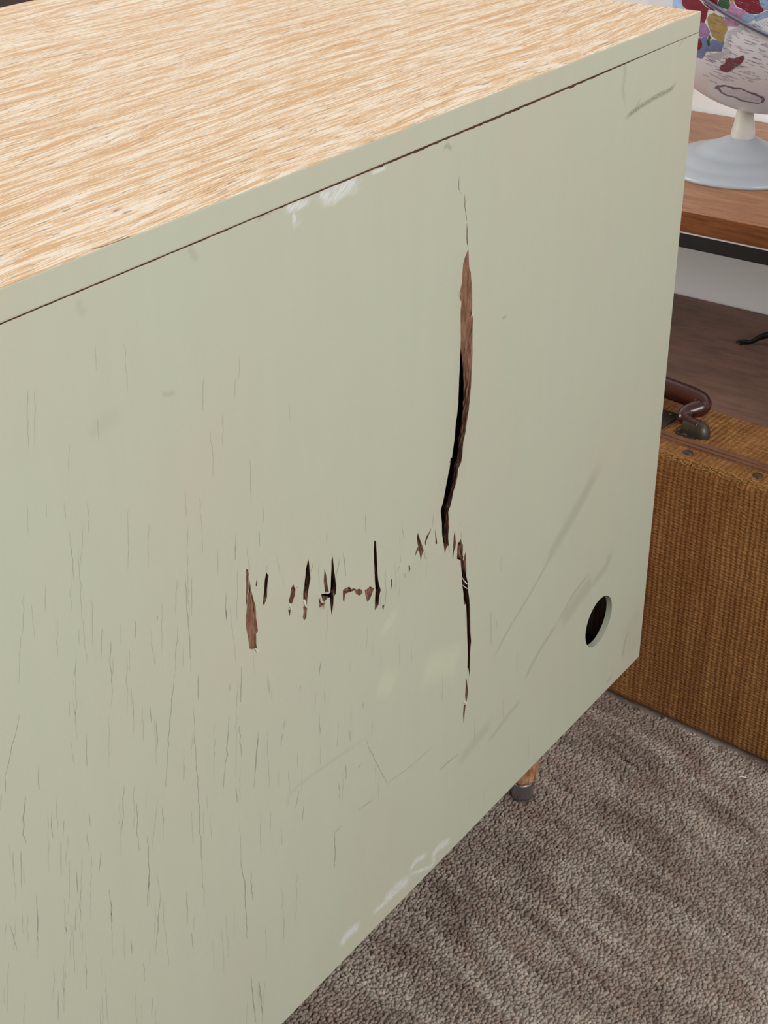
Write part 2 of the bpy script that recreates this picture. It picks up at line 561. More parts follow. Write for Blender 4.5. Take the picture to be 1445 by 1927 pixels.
def slit(px, w):
    L_, R_ = [], []
    for i, (u, v) in enumerate(px):
        f_ = .25 if i == 0 or i == len(px) - 1 else 1.0
        L_.append((u - w * f_, v))
        R_.append((u + w * f_, v + .3))
    return L_ + R_[::-1]


HOLES += [(slit(Z6([(196, 0), (194, 40), (194, 80), (202, 96), (209, 112)]), .35), 'x', None),
          (slit(Z6([(227, 108), (229, 140), (228, 180), (233, 212), (236, 240), (238, 268)]), .5), 'x', None),
          (slit(Z6([(239, 274), (241, 310), (240, 350), (242, 390), (246, 415)]), .75), 'x', None)]


def main_c(z):
    return np.interp(z, MC[:, 1], MC[:, 0])


_mc = to_panel([(877, 470), (878, 560), (880, 650), (878, 720), (873, 800), (862, 870), (846, 930), (838, 965), (839, 1035)])
MC = np.array(sorted(_mc, key=lambda t: t[1]))
MZ0, MZ1 = MC[0, 1], MC[-1, 1]
_hc = np.array(to_panel([(440, 1125), (560, 1118), (640, 1112), (710, 1118), (760, 1075), (800, 1035), (838, 1035), (878, 1010)]))


def disp(x, z):
    """how far the hardboard is pushed in (+y) around the break"""
    y = 0.0
    t = (z - MZ0) / (MZ1 - MZ0)
    if 0 < t < 1:
        A = math.sin(math.pi * t) ** .8
        d = main_c(z) - x
        if d > 0:
            y += .0034 * A * math.exp(-d / .013)
        else:
            y -= .0007 * A * math.exp(d / .008)
    if _hc[0, 0] < x < _hc[-1, 0]:
        t = (x - _hc[0, 0]) / (_hc[-1, 0] - _hc[0, 0])
        d = np.interp(x, _hc[:, 0], _hc[:, 1]) - z
        A = math.sin(math.pi * t)
        y -= .0012 * A * math.exp(-abs(d) / .02)
    return y


def inpoly(pts, poly):
    P = np.asarray(poly)
    x, y = pts[:, 0], pts[:, 1]
    c = np.zeros(len(pts), bool)
    j = len(P) - 1
    for i in range(len(P)):
        xi, yi, xj, yj = P[i, 0], P[i, 1], P[j, 0], P[j, 1]
        if yi != yj:
            k = ((yi > y) != (yj > y)) & (x < (xj - xi) * (y - yi) / (yj - yi) + xi)
            c ^= k
        j = i
    return c


# films of plaster, rub marks and dirt: where they lie on the panel (pixel path, width in m, strength)
ZD = lambda q: [(480 + x / 2.89, 1300 + y / 2.89) for x, y in q]
ZH = lambda q: [(450 + x / 3.211, 300 + y / 3.211) for x, y in q]
ZR = lambda q: [(880 + x / 3.2125, 850 + y / 3.2125) for x, y in q]
ZT = lambda q: [(1140 + x / 8.03, 60 + y / 8.03) for x, y in q]
MARKS = {'plaster': [], 'rub': [], 'dirt': [], 'pale': []}
for q, w in [([(490, 215), (560, 220), (640, 165), (720, 145)], .013), ([(560, 250), (600, 215), (640, 180)], .009), ([(490, 205), (530, 240)], .006), ([(280, 292), (340, 285), (430, 235)], .007), ([(800, 85), (850, 65), (890, 50)], .003), ([(330, 320), (336, 410)], .004)]:
    MARKS['plaster'].append((ZH(q), w, 1.0))
for q, w in [([(960, 905), (1000, 850), (1060, 815)], .009), ([(840, 975), (880, 920), (930, 895)], .007), ([(700, 1150), (760, 1080), (840, 1020)], .013), ([(640, 1210), (720, 1140), (800, 1060)], .006), ([(465, 1385), (500, 1330), (570, 1270)], .011), ([(840, 1000), (960, 950), (970, 900)], .004)]:
    MARKS['plaster'].append((ZD(q), w, .8))
for q, w, a in [([(160, 1245), (250, 1070), (400, 820), (560, 520)], .004, .55), ([(480, 660), (560, 520), (690, 290), (800, 80)], .018, .42), ([(340, 1385), (430, 1210), (540, 1040)], .006, .55), ([(540, 1040), (640, 860), (740, 730)], .005, .5), ([(560, 1050), (660, 900), (760, 770)], .024, .4), ([(740, 820), (830, 700), (868, 610)], .012, .4), ([(140, 960), (140, 1180)], .004, .4), ([(120, 1760), (240, 1600), (320, 1500)], .006, .4), ([(-60, 1890), (40, 1760), (140, 1640)], .016, .3)]:
    MARKS['rub'].append((ZR(q), w, a))
for q, w, a in [([(265, 250), (278, 420), (290, 640), (255, 850), (300, 1130)], .006, .4), ([(290, 420), (288, 700)], .0025, .5)]:
    MARKS['rub'].append((ZT(q), w, a))
for q, w, a in [([(300, 1310), (400, 1215), (520, 1130), (760, 980), (960, 880), (1060, 770)], .0048, 1.0), ([(340, 1240), (440, 1170), (520, 1020)], .0025, .6), ([(1150, 40), (1170, 130)], .006, .6), ([(1110, 230), (1140, 150)], .003, .6), ([(330, 310), (360, 320)], .0015, .8)]:
    MARKS['dirt'].append((ZT(q), w, a))
for q, w, a in [([(935, 1250), (955, 1130), (975, 1080)], .005, .6), ([(840, 1400), (870, 1350)], .003, .7), ([(985, 1230), (990, 1100), (990, 990)], .05, .16)]:
    MARKS['dirt'].append((ZR(q), w, a))
for q, w in [([(910, 690), (900, 670), (890, 650)], .03), ([(840, 1010), (890, 1000), (930, 1010)], .026), ([(1080, 940), (1180, 900), (1290, 870)], .036)]:
    MARKS['pale'].append((Z5(q), w, .6))
for q, w, a in [([(150, 560), (150, 580), (162, 590)], .006, .25), ([(355, 465), (362, 475), (372, 492)], .006, .35), ([(305, 742), (318, 742), (330, 738)], .004, .35), ([(165, 820), (190, 800), (230, 780)], .012, .15), ([(945, 600), (949, 597), (953, 594)], .003, .8), ([(835, 280), (842, 274), (850, 282)], .004, .8), ([(485, 415), (498, 402), (512, 400)], .003, .7), ([(700, 1380), (560, 1480), (540, 1520)], .004, .2)]:
    MARKS['rub'].append((q, w, a))
MARKP = {}
for k_m, lst in MARKS.items():
    MARKP[k_m] = []
    for q, w, a in lst:
        P_ = catmull([hit(u, v, 1, 0.0)[[0, 2]] for u, v in q], 6)
        MARKP[k_m].append((P_, w * .5, a))


def mark_mask(V, key):
    out = np.zeros(len(V))
    for P_, r, a in MARKP[key]:
        near = np.where((V[:, 0] > P_[:, 0].min() - r) & (V[:, 0] < P_[:, 0].max() + r) & (V[:, 1] > P_[:, 1].min() - r) & (V[:, 1] < P_[:, 1].max() + r))[0]
        if not len(near):
            continue
        d = np.full(len(near), 1e9)
        tt = np.zeros(len(near))
        for i in range(len(P_) - 1):
            ab = P_[i + 1] - P_[i]
            t = np.clip(((V[near] - P_[i]) @ ab) / (ab @ ab + 1e-12), 0, 1)
            dd = np.linalg.norm(V[near] - P_[i] - t[:, None] * ab, axis=1)
            b = dd < d
            d[b] = dd[b]
            tt[b] = (i + t[b]) / (len(P_) - 1)
        f = np.clip(1 - (d / r) ** 2, 0, 1) * np.clip(np.minimum(tt, 1 - tt) * 6 + .15, 0, 1) * a
        out[near] = np.maximum(out[near], f)
    return out


CH = .0011           # chamfer of the outer edges
SEAM = HT - TT
# irregular upper edge along the open joint
ups = []
nx = 420
for i in range(nx + 1):
    x = -LEN + (LEN - CH) * i / nx
    base_gap = np.interp(x, [-LEN, -.70, -.52, -.40, -.27, -.17, -.11, -.06, 0], [.00040, .00040, .00045, .0008, .0010, .0009, .0004, .00012, .00006])
    j = abs(RNG.normal(0, .0004)) * (base_gap / .001)
    ups.append((x, SEAM - base_gap - j))
outer = [(-LEN, HB + CH), (-CH, HB + CH)] + [(x, z) for x, z in reversed(ups)]
# drop the duplicate corner handling: outer is counter clockwise seen from the front
hole_c = hit(1126, 1170, 1, 0.0)
HR = .0250
circ = [(hole_c[0] + .0006 + HR * math.cos(a) , hole_c[2] + HR * math.sin(a)) for a in np.linspace(0, 2 * math.pi, 64, endpoint=False)]
# the rim of the cable hole is slightly chipped
circ = [(x - (.0007 if 52 <= i <= 55 else 0), z) for i, (x, z) in enumerate(circ)]
polys = [to_panel(h[0]) for h in HOLES] + [circ]


def build_face(loops, extra):
    vs, es = [], []
    idx = []
    for lp in loops:
        s = len(vs)
        vs += [Vector(p) for p in lp]
        n = len(lp)
        es += [(s + i, s + (i + 1) % n) for i in range(n)]
        idx.append(list(range(s, s + n)))
    vs += [Vector(p) for p in extra]
    ov, oe, of, orv, ore, orf = delaunay_2d_cdt(vs, es, [], 0, 1e-7)
    mp = {}
    for i, l in enumerate(orv):
        for k in l:
            mp[k] = i
    V = np.array([(v.x, v.y) for v in ov])
    F = np.array(of)
    cen = V[F].mean(1)
    keep = inpoly(cen, loops[0])
    for lp in loops[1:]:
        keep &= ~inpoly(cen, lp)
    return V, F[keep], [[mp[i] for i in l] for l in idx]


def extra_pts(loops):
    g = []
    xs = np.arange(-LEN + .02, -.01, .02)
    zs = np.arange(HB + .012, SEAM - .008, .02)
    X, Y = np.meshgrid(xs, zs)
    g.append(np.c_[X.ravel(), Y.ravel()])
    xs = np.arange(MC[:, 0].min() - .07, MC[:, 0].max() + .03, .004)
    zs = np.arange(MZ0 - .01, MZ1 + .01, .006)
    X, Y = np.meshgrid(xs, zs)
    g.append(np.c_[X.ravel(), Y.ravel()] + RNG.normal(0, .0003, (X.size, 2)))
    xs = np.arange(_hc[0, 0], _hc[-1, 0], .004)
    zs = np.arange(_hc[:, 1].min() - .05, _hc[:, 1].max() + .03, .005)
    X, Y = np.meshgrid(xs, zs)
    g.append(np.c_[X.ravel(), Y.ravel()] + RNG.normal(0, .0003, (X.size, 2)))
    for key in MARKP:
        for P_, r, a in MARKP[key]:
            st = max(.0008, min(.0025, r / 3.5))
            xs = np.arange(P_[:, 0].min() - r, P_[:, 0].max() + r, st)
            zs = np.arange(P_[:, 1].min() - r, P_[:, 1].max() + r, st)
            X, Y = np.meshgrid(xs, zs)
            q = np.c_[X.ravel(), Y.ravel()] + RNG.normal(0, st * .1, (X.size, 2))
            dm = np.min(np.linalg.norm(q[:, None, :] - P_[None], axis=2), axis=1)
            step = np.linalg.norm(np.diff(P_, axis=0), axis=1).max()
            g.append(q[dm < r * 1.25 + step * .5])
    g = np.concatenate(g)
    k = inpoly(g, loops[0])
    for lp in loops[1:]:
        k &= ~inpoly(g, lp)
    return g[k]


loops = [outer] + polys
V2, F2, IDX = build_face(loops, [tuple(p) for p in extra_pts(loops)])
verts = [(x, disp(x, z), z) for x, z in V2]
# orient triangles to face -y
tris = []
mats = []
for a, b, c in F2:
    ax, az = V2[b] - V2[a]
    bx, bz = V2[c] - V2[a]
    tris.append((a, b, c) if ax * bz - az * bx > 0 else (a, c, b))
    mats.append(0)
# chamfer and edges of the sheet
def dupe(ids):
    out = []
    for i in ids:
        out.append(len(verts))
        verts.append(verts[i])
    return out


oi = dupe(IDX[0])
nO = len(oi)
ring1 = []
for k, i in enumerate(oi):
    x, y, z = verts[i]
    xx = 0.0 if x > -CH - 1e-6 else x
    zz = HB if z < HB + CH + 1e-6 else z
    ring1.append(len(verts))
    verts.append((xx, CH, zz))
ring2 = []
for k in range(nO):
    x, y, z = verts[ring1[k]]
    ring2.append(len(verts))
    verts.append((x, TH, z))
for k in range(nO):
    j = (k + 1) % nO
    for A_, B_ in ((oi, ring1), (ring1, ring2)):
        tris.append((A_[j], A_[k], B_[k], B_[j]))
        mats.append(1 if verts[A_[k]][2] > .6 and verts[A_[j]][2] > .6 else 0)
# walls of the breaks
pockets = []
for hi, h in enumerate(HOLES):
    loop = IDX[hi + 1]
    _, kind, depth = h
    P = np.array([V2[i] for i in loop])
    cx = P[:, 0].mean()
    n = len(loop)
    layers = 5
    prev = loop
    D = TH if depth is None else depth
    rows = [dupe(loop)]
    for L in range(1, layers + 1):
        t = L / layers
        row = []
        for k, i in enumerate(loop):
            x, z = V2[i]
            y0 = verts[i][1]
            off = 0.0
            if kind == 'main':
                right = x > main_c(z)
                tz = (z - MZ0) / (MZ1 - MZ0)
                if right:
                    off = -np.interp(tz, [0, .10, .14, .2, .3, .42, .52, .60, .70, .9, 1.0], [-.0022, -.0022, -.0042, -.0042, -.003, -.0018, .0002, .0025, .008, .010, .003]) * t
                else:
                    off = -.0004 * t
                if tz < .12 and not right:
                    off = .001 * t
            elif kind == 'low':
                off = (.0048 if x > cx + .0005 else -.0006) * t
            elif kind == 'o':
                off = (.0036 if x > cx else -.0005) * t
            if depth is not None and kind == 's':
                off += (cx - x) * .12 * t
            j = RNG.normal(0, .00028 if 0 < t else 0) * (1 if depth is None else .4)
            row.append(len(verts))
            verts.append((x + off + j, y0 + D * t, z + RNG.normal(0, .0002)))
        rows.append(row)
    for L in range(layers):
        a, b = rows[L], rows[L + 1]
        for k in range(n):
            j = (k + 1) % n
            tris.append((a[j], a[k], b[k], b[j]))
            mats.append(1)
    if depth is not None:
        pockets.append([verts[i] for i in rows[-1]])
# painted wall of the cable hole
loop = dupe(IDX[-1])
n = len(loop)
row = []
for i in loop:
    row.append(len(verts))
    verts.append((verts[i][0], TH, verts[i][2]))
for k in range(n):
    j = (k + 1) % n
    tris.append((loop[j], loop[k], row[k], row[j]))
    mats.append(0)
me = bpy.data.meshes.new('back_panel')
me.from_pydata(verts, [], tris)
me.materials.append(PAINT)
me.materials.append(TORN)
me.polygons.foreach_set('material_index', mats)
me.update()
Vall = np.array([(v[0], v[2]) for v in verts])
cc = np.ones((len(verts), 4), np.float32)
cc[:, 0], cc[:, 1], cc[:, 2] = mark_mask(Vall, 'plaster'), mark_mask(Vall, 'rub'), mark_mask(Vall, 'dirt')
me.color_attributes.new('wear', 'FLOAT_COLOR', 'POINT').data.foreach_set('color', cc.reshape(-1))
c2 = np.ones((len(verts), 4), np.float32)
c2[:, 0] = mark_mask(Vall, 'pale')
me.color_attributes.new('pale', 'FLOAT_COLOR', 'POINT').data.foreach_set('color', c2.reshape(-1))
print('panel verts', len(verts))
panel = link('back_panel', me, [PAINT, TORN], side)
panel['label'] = 'sage green painted back panel, cracked and punctured'
me.polygons.foreach_set('use_smooth', [m == 0 and len(p.vertices) == 3 for m, p in zip(mats, me.polygons)])

# floors of the shallow pockets: bare torn board
for P in pockets:
    q = np.array([(p[0], p[2]) for p in P])
    v, f_, _ = build_face([[tuple(p) for p in q]], [])
    yy = np.mean([p[1] for p in P])
    zc = q[:, 1]
    vv = [(x, yy + .0004 * math.sin(x * 900 + z * 500) + (z - zc.mean()) * .004, z) for x, z in v]
    me = bpy.data.meshes.new('torn_patch')
    me.from_pydata(vv, [], [tuple(t) for t in f_])
    link('torn_patch', me, TORN, panel)

# splinters and fibres standing across the break
SPL = plain('raw_splinter', (206, 186, 160), .8, .1)
SPLD = plain('brown_splinter', (150, 110, 84), .8, .1)
PLIP = plain('paint_chip', (196, 196, 176), .55, .3)


def splinter(px, y0, y1, w, mat, tip=.15):
    pts = [hit(u, v, 1, 0.0) for u, v in px]
    n = len(pts)
    vs, fs = [], []
    for i, p in enumerate(pts):
        t = i / (n - 1)
        y = y0 + (y1 - y0) * t + disp(p[0], p[2])
        ww = w * (1 - (1 - tip) * t)
        d = pts[min(i + 1, n - 1)] - pts[max(i - 1, 0)]
        nn = np.array([d[2], 0, -d[0]])
        nn /= np.linalg.norm(nn) + 1e-9
        for s in (-1, 1):
            for dy in (-.0003, .0003):
                vs.append((p[0] + nn[0] * ww * s * .5, y + dy * (1.2 - t), p[2] + nn[2] * ww * s * .5))
    for i in range(n - 1):
        a = i * 4
        b = a + 4
        for q in ((0, 1, 3, 2),):
            pass
        fs += [(a, a + 2, b + 2, b), (a + 1, b + 1, b + 3, a + 3), (a, b, b + 1, a + 1), (a + 2, a + 3, b + 3, b + 2)]
    fs += [(0, 1, 3, 2), ((n - 1) * 4, (n - 1) * 4 + 2, (n - 1) * 4 + 3, (n - 1) * 4 + 1)]
    me = bpy.data.meshes.new('splinter')
    me.from_pydata(vs, [], fs)
    return link('splinter', me, mat, panel)


ZA = lambda q: [(860 + x / 10.71, 940 + y / 10.71) for x, y in q]
splinter(ZA([(205, 1705), (160, 1640), (105, 1545)]), .0005, .0015, .0011, SPL)
splinter(ZA([(218, 1800), (180, 1770), (130, 1720)]), .0008, .002, .0008, SPL)
splinter(ZA([(140, 1060), (132, 1130), (122, 1220)]), -.0001, -.0002, .0016, PLIP, .5)
splinter(ZA([(98, 800), (98, 860), (100, 900)]), 0, .0002, .0009, PLIP, .5)
splinter(Z6([(270, 772), (264, 792), (256, 812)]), -.0003, -.0012, .0014, PLIP, .4)
splinter(Z6([(214, 720), (206, 690), (200, 660)]), 0, -.002, .0013, SPLD)
splinter(Z6([(252, 520), (246, 524), (240, 528)]), .0006, .0014, .0007, SPLD)
splinter(Z6([(150, 1655), (152, 1640), (160, 1628)]), .0, .001, .0012, SPLD)
splinter(Z5([(530, 545), (516, 535), (512, 530)]), 0, -.002, .0008, PLIP)
splinter(Z5([(545, 560), (533, 570), (522, 590)]), 0, -.003, .0016, SPLD)
splinter(Z5([(1328, 920), (1332, 950), (1334, 985)]), -.0001, -.0003, .0012, PLIP, .4)
splinter(Z5([(1307, 1095), (1314, 1104), (1322, 1110)]), -.0001, -.001, .0014, PLIP, .4)
splinter(Z5([(188, 830), (178, 818), (168, 806)]), -.0001, -.001, .0018, PLIP, .4)
splinter(Z5([(432, 545), (437, 560), (440, 580)]), -.0001, -.001, .0018, PLIP, .5)
splinter(Z5([(356, 565), (360, 580), (364, 596)]), -.0001, -.0008, .0014, PLIP, .5)

# thin cracks of the paint film
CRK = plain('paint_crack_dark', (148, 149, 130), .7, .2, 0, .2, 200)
CRKL = plain('paint_crack_faint', (169, 170, 149), .7, .2, 0, .03, 200)


def crack_lines(name, lines, mat, wob=.0004):
    vs, fs = [], []
    for px, w in lines:
        P = [hit(u, v, 1, 0.0) for u, v in px]
        C = []
        for a, b in zip(P[:-1], P[1:]):
            m = max(2, int(np.linalg.norm(b - a) / .004))
            for k in range(m):
                C.append(a + (b - a) * k / m)
        C.append(P[-1])
        C = np.array(C)
        n = len(C)
        if len(C) > 3:
            C[1:-1, 0] += RNG.normal(0, wob, n - 2)
        s = len(vs)
        for i, p in enumerate(C):
            t = i / (n - 1)
            ww = w * max(.12, math.sin(math.pi * min(max(t, .03), .97)) ** .5) * RNG.uniform(.55, 1.3)
            d = C[min(i + 1, n - 1)] - C[max(i - 1, 0)]
            nn = np.array([d[2], 0, -d[0]])
            nn /= np.linalg.norm(nn) + 1e-9
            y = disp(p[0], p[2]) - .00012
            for sg in (-1, 1):
                vs.append((p[0] + nn[0] * ww * sg * .5, y, p[2] + nn[2] * ww * sg * .5))
        for i in range(n - 1):
            a = s + 2 * i
            fs.append((a, a + 1, a + 3, a + 2))
    me = bpy.data.meshes.new(name)
    me.from_pydata(vs, [], fs)
    o = link(name, me, mat, panel)
    o['kind'] = 'stuff'
    return o


ZC = lambda q: [(x / 2.078, 1000 + y / 2.078) for x, y in q]
ZD = lambda q: [(480 + x / 2.89, 1300 + y / 2.89) for x, y in q]
ZE = lambda q: [(800 + x / 3.057, 330 + y / 3.057) for x, y in q]
mm = .00078
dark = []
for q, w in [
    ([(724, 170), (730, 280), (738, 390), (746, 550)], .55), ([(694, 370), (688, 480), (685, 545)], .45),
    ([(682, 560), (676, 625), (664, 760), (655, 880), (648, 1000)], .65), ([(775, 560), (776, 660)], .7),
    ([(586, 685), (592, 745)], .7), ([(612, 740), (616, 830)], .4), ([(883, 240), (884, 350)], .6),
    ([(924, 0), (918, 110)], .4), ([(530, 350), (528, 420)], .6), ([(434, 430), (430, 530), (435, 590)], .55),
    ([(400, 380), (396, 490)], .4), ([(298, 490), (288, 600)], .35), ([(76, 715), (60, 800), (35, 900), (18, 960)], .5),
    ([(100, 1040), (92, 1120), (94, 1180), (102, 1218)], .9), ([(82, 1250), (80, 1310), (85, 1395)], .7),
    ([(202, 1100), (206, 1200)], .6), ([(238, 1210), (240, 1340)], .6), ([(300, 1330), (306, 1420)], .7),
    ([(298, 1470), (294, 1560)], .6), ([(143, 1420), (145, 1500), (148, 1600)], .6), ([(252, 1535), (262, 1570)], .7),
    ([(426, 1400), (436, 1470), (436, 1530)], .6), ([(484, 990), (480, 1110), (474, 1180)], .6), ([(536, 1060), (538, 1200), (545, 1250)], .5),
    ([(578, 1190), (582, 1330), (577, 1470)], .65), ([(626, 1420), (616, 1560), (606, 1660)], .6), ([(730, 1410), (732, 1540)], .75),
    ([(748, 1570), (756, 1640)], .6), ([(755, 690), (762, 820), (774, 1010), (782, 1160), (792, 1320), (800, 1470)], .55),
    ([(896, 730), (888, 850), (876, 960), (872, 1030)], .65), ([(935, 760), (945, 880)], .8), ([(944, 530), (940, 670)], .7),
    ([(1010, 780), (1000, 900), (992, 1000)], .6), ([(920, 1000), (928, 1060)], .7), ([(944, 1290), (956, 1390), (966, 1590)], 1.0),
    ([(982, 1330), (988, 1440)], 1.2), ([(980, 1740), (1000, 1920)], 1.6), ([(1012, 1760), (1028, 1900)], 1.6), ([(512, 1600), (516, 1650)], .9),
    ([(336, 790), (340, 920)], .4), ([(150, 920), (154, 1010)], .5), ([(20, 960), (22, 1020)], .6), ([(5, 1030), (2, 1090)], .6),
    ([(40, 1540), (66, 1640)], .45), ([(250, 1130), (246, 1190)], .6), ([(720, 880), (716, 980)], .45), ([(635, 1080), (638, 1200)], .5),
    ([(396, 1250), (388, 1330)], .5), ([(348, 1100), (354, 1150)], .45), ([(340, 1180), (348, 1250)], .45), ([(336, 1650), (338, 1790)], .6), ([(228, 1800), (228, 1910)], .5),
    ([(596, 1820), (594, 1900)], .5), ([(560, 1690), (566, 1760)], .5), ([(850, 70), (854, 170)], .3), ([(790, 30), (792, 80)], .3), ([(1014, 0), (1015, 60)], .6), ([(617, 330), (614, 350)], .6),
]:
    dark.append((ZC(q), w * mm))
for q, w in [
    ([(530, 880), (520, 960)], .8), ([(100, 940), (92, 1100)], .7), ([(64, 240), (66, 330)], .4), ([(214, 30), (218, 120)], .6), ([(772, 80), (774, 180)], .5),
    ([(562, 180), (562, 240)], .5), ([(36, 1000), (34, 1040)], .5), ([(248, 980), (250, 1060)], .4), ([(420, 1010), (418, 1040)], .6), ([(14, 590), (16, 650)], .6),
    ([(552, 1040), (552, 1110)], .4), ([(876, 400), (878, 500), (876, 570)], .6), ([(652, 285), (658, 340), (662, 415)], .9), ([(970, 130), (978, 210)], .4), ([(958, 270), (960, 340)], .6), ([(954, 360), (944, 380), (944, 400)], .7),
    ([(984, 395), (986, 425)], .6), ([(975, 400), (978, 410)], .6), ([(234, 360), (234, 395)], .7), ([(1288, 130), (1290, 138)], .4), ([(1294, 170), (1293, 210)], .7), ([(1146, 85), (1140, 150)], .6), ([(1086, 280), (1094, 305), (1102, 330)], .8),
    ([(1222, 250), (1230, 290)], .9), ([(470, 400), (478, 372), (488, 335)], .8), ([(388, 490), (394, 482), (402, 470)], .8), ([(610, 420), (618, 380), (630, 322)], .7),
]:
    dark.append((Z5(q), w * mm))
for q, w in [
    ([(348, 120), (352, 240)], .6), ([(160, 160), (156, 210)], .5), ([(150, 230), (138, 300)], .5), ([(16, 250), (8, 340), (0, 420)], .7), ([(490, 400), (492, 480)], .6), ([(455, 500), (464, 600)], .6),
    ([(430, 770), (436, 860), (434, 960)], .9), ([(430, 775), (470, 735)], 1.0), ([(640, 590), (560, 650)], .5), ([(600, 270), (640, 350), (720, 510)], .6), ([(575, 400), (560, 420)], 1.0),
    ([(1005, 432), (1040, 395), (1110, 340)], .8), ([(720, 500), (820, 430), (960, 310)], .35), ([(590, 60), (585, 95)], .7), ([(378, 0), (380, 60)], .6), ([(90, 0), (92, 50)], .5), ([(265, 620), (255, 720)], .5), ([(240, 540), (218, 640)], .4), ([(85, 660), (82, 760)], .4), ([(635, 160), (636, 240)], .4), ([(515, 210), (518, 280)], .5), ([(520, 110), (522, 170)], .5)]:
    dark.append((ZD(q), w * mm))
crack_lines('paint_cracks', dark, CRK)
faint = []
for _ in range(190):
    u = RNG.uniform(0, 560)
    v = RNG.uniform(930, 1900) if RNG.random() < .8 else RNG.uniform(640, 1000)
    if RNG.random() > .35 + .65 * (v - 600) / 1300:
        continue
    ln = RNG.uniform(25, 120)
    s = RNG.normal(0.02, .05)
    faint.append(([(u, v), (u + s * ln, v + ln)], RNG.uniform(.25, .5) * mm))
for _ in range(40):
    u, v = RNG.uniform(450, 1000), RNG.uniform(950, 1500)
    ln = RNG.uniform(15, 60)
    faint.append(([(u, v), (u - .02 * ln, v + ln)], RNG.uniform(.2, .4) * mm))
crack_lines('faint_paint_cracks', faint, CRKL)
# small bites along the oak / paint arris, and grey marks on the top
ZB = lambda q: [(x / 2.89, 350 + y / 2.89) for x, y in q]
CHIP = plain('bare_chip', (142, 118, 98), .8, .1)
for q in ([(615, 311), (660, 292), (712, 272), (700, 279), (655, 297)], [(500, 345), (560, 328), (610, 312), (560, 332)]):
    P = [hit(u, v, 1, -.0002) for u, v in ZB(q)]
    me = bpy.data.meshes.new('edge_chip')
    me.from_pydata([tuple(p) for p in P] + [tuple(p + np.array([0, .0006, 0])) for p in P], [], [tuple(range(len(P)))] + [(i, (i + 1) % len(P), len(P) + (i + 1) % len(P), len(P) + i) for i in range(len(P))])
    link('edge_chip', me, CHIP, side)

# legs: bullet shaped, chrome ferrule, the near one shows under the panel
for lx, ly in ((-.093, .073), (-LEN + .093, .073), (-.093, DEP - .09), (-LEN + .093, DEP - .09)):
    lg = lathe('leg', [(.0112, .022), (.0132, .027), (.0165, .05), (.0195, .08), (.0215, .11), (.023, HB)], LEGWOOD, side, 32, (lx, ly, 0))
    lathe('ferrule', [(.0085, -.001), (.0105, .001), (.0112, .005), (.0108, .012), (.0100, .017), (.0112, .0225)], STEEL, lg, 32, (lx, ly, 0))

# ------------------------------------------------------------------ woven suitcase
A0 = np.array([0.110, 0.084, 0.0])
dv = np.array([-0.067599, -0.997713, 0])
ang = math.atan2(dv[1], dv[0])
SL, SR, SD, SH = -.29, .235, .128, .318
case = empty('suitcase', tuple(A0), 'tan woven fibre suitcase standing upright in front of the table', 'suitcase')
case.rotation_euler = (0, 0, ang)
bm = bmesh.new()
bm_box(bm, SL, SR, 0, SD, .0, SH)
es = [e for e in bm.edges]
bmesh.ops.bevel(bm, geom=es, offset=.011, segments=5, profile=.5, affect='EDGES')
body = from_bm('body', bm, WEAVE, case, True)
# seam banding around the lid joint
bm = bmesh.new()
for (d0, d1, hh) in ((.0275, .0455, .0008), (.0295, .0335, .0020), (.0365, .0435, .0018)):
    bm_box(bm, SL - hh, SR + hh, d0, d1, -.0 + .001, SH + hh, .0006, 2)
from_bm('banding', bm, BANDING, case)
# frayed ridge along the front top arris
vs, fs = [], []
for _ in range(520):
    a = RNG.uniform(SL + .01, SR - .01)
    t = RNG.uniform(0.55, 1.35)
    cy, cz = .011 - .0112 * math.cos(t * .9), SH - .011 + .0112 * math.sin(t * .9)
    L_, w_ = RNG.uniform(.002, .006), RNG.uniform(.0002, .0004)
    ay = RNG.uniform(-.5, .5)
    s = len(vs)
    ox, oz = L_ * math.cos(ay), L_ * math.sin(ay) * .4
    for (px_, pz_) in ((0, 0), (ox, oz)):
        vs += [(a + px_, cy - .0002, cz + pz_ - w_), (a + px_, cy - .0004 - w_, cz + pz_ + .0004), (a + px_, cy + w_, cz + pz_ + .0009)]
    fs += [(s, s + 1, s + 4, s + 3), (s + 1, s + 2, s + 5, s + 4), (s + 2, s, s + 3, s + 5)]
me = bpy.data.meshes.new('frayed_fibres')
me.from_pydata(vs, [], fs)
fr = link('frayed_fibres', me, plain('frayed_straw', (158, 116, 68), .8, .15, 0, .3, 300), case)
fr['kind'] = 'stuff'
# rivets
for a in (-.25, -.173, -.096, -.018, .059, .136, .213):
    if a < SR - .01:
        lathe('rivet', [(.0052, -.0006), (.0050, .0008), (.0036, .0018), (.0014, .0023)], RIVET, case, 16, (a, .0178, SH))
# handle lying back, one end turned down into its lug
hp = [(.047, .059, .0105), (.037, .060, .0105), (.027, .063, .0125), (.0255, .071, .0150), (.0295, .0785, .0165), (.0325, .0855, .0175), (.0305, .090, .0205), (.021, .0915, .0225), (.005, .092, .0235), (-.012, .0925, .024), (-.02, .095, .029), (-.06, .095, .029)]
hp2 = [(-.073 - x, y, z) for x, y, z in hp[:-2]]
full = hp[:-2] + [(-.0365, .0925, .0242)] + hp2[::-1]
rad = [.0058, .0062, .0068, .0078, .0090, .0102, .0110, .0112, .0112, .0112]
rads = rad + [.0112] + rad[::-1]
tube('handle', [(x, y, SH + z) for x, y, z in full], rads, LEATHER, case, 20, 8)


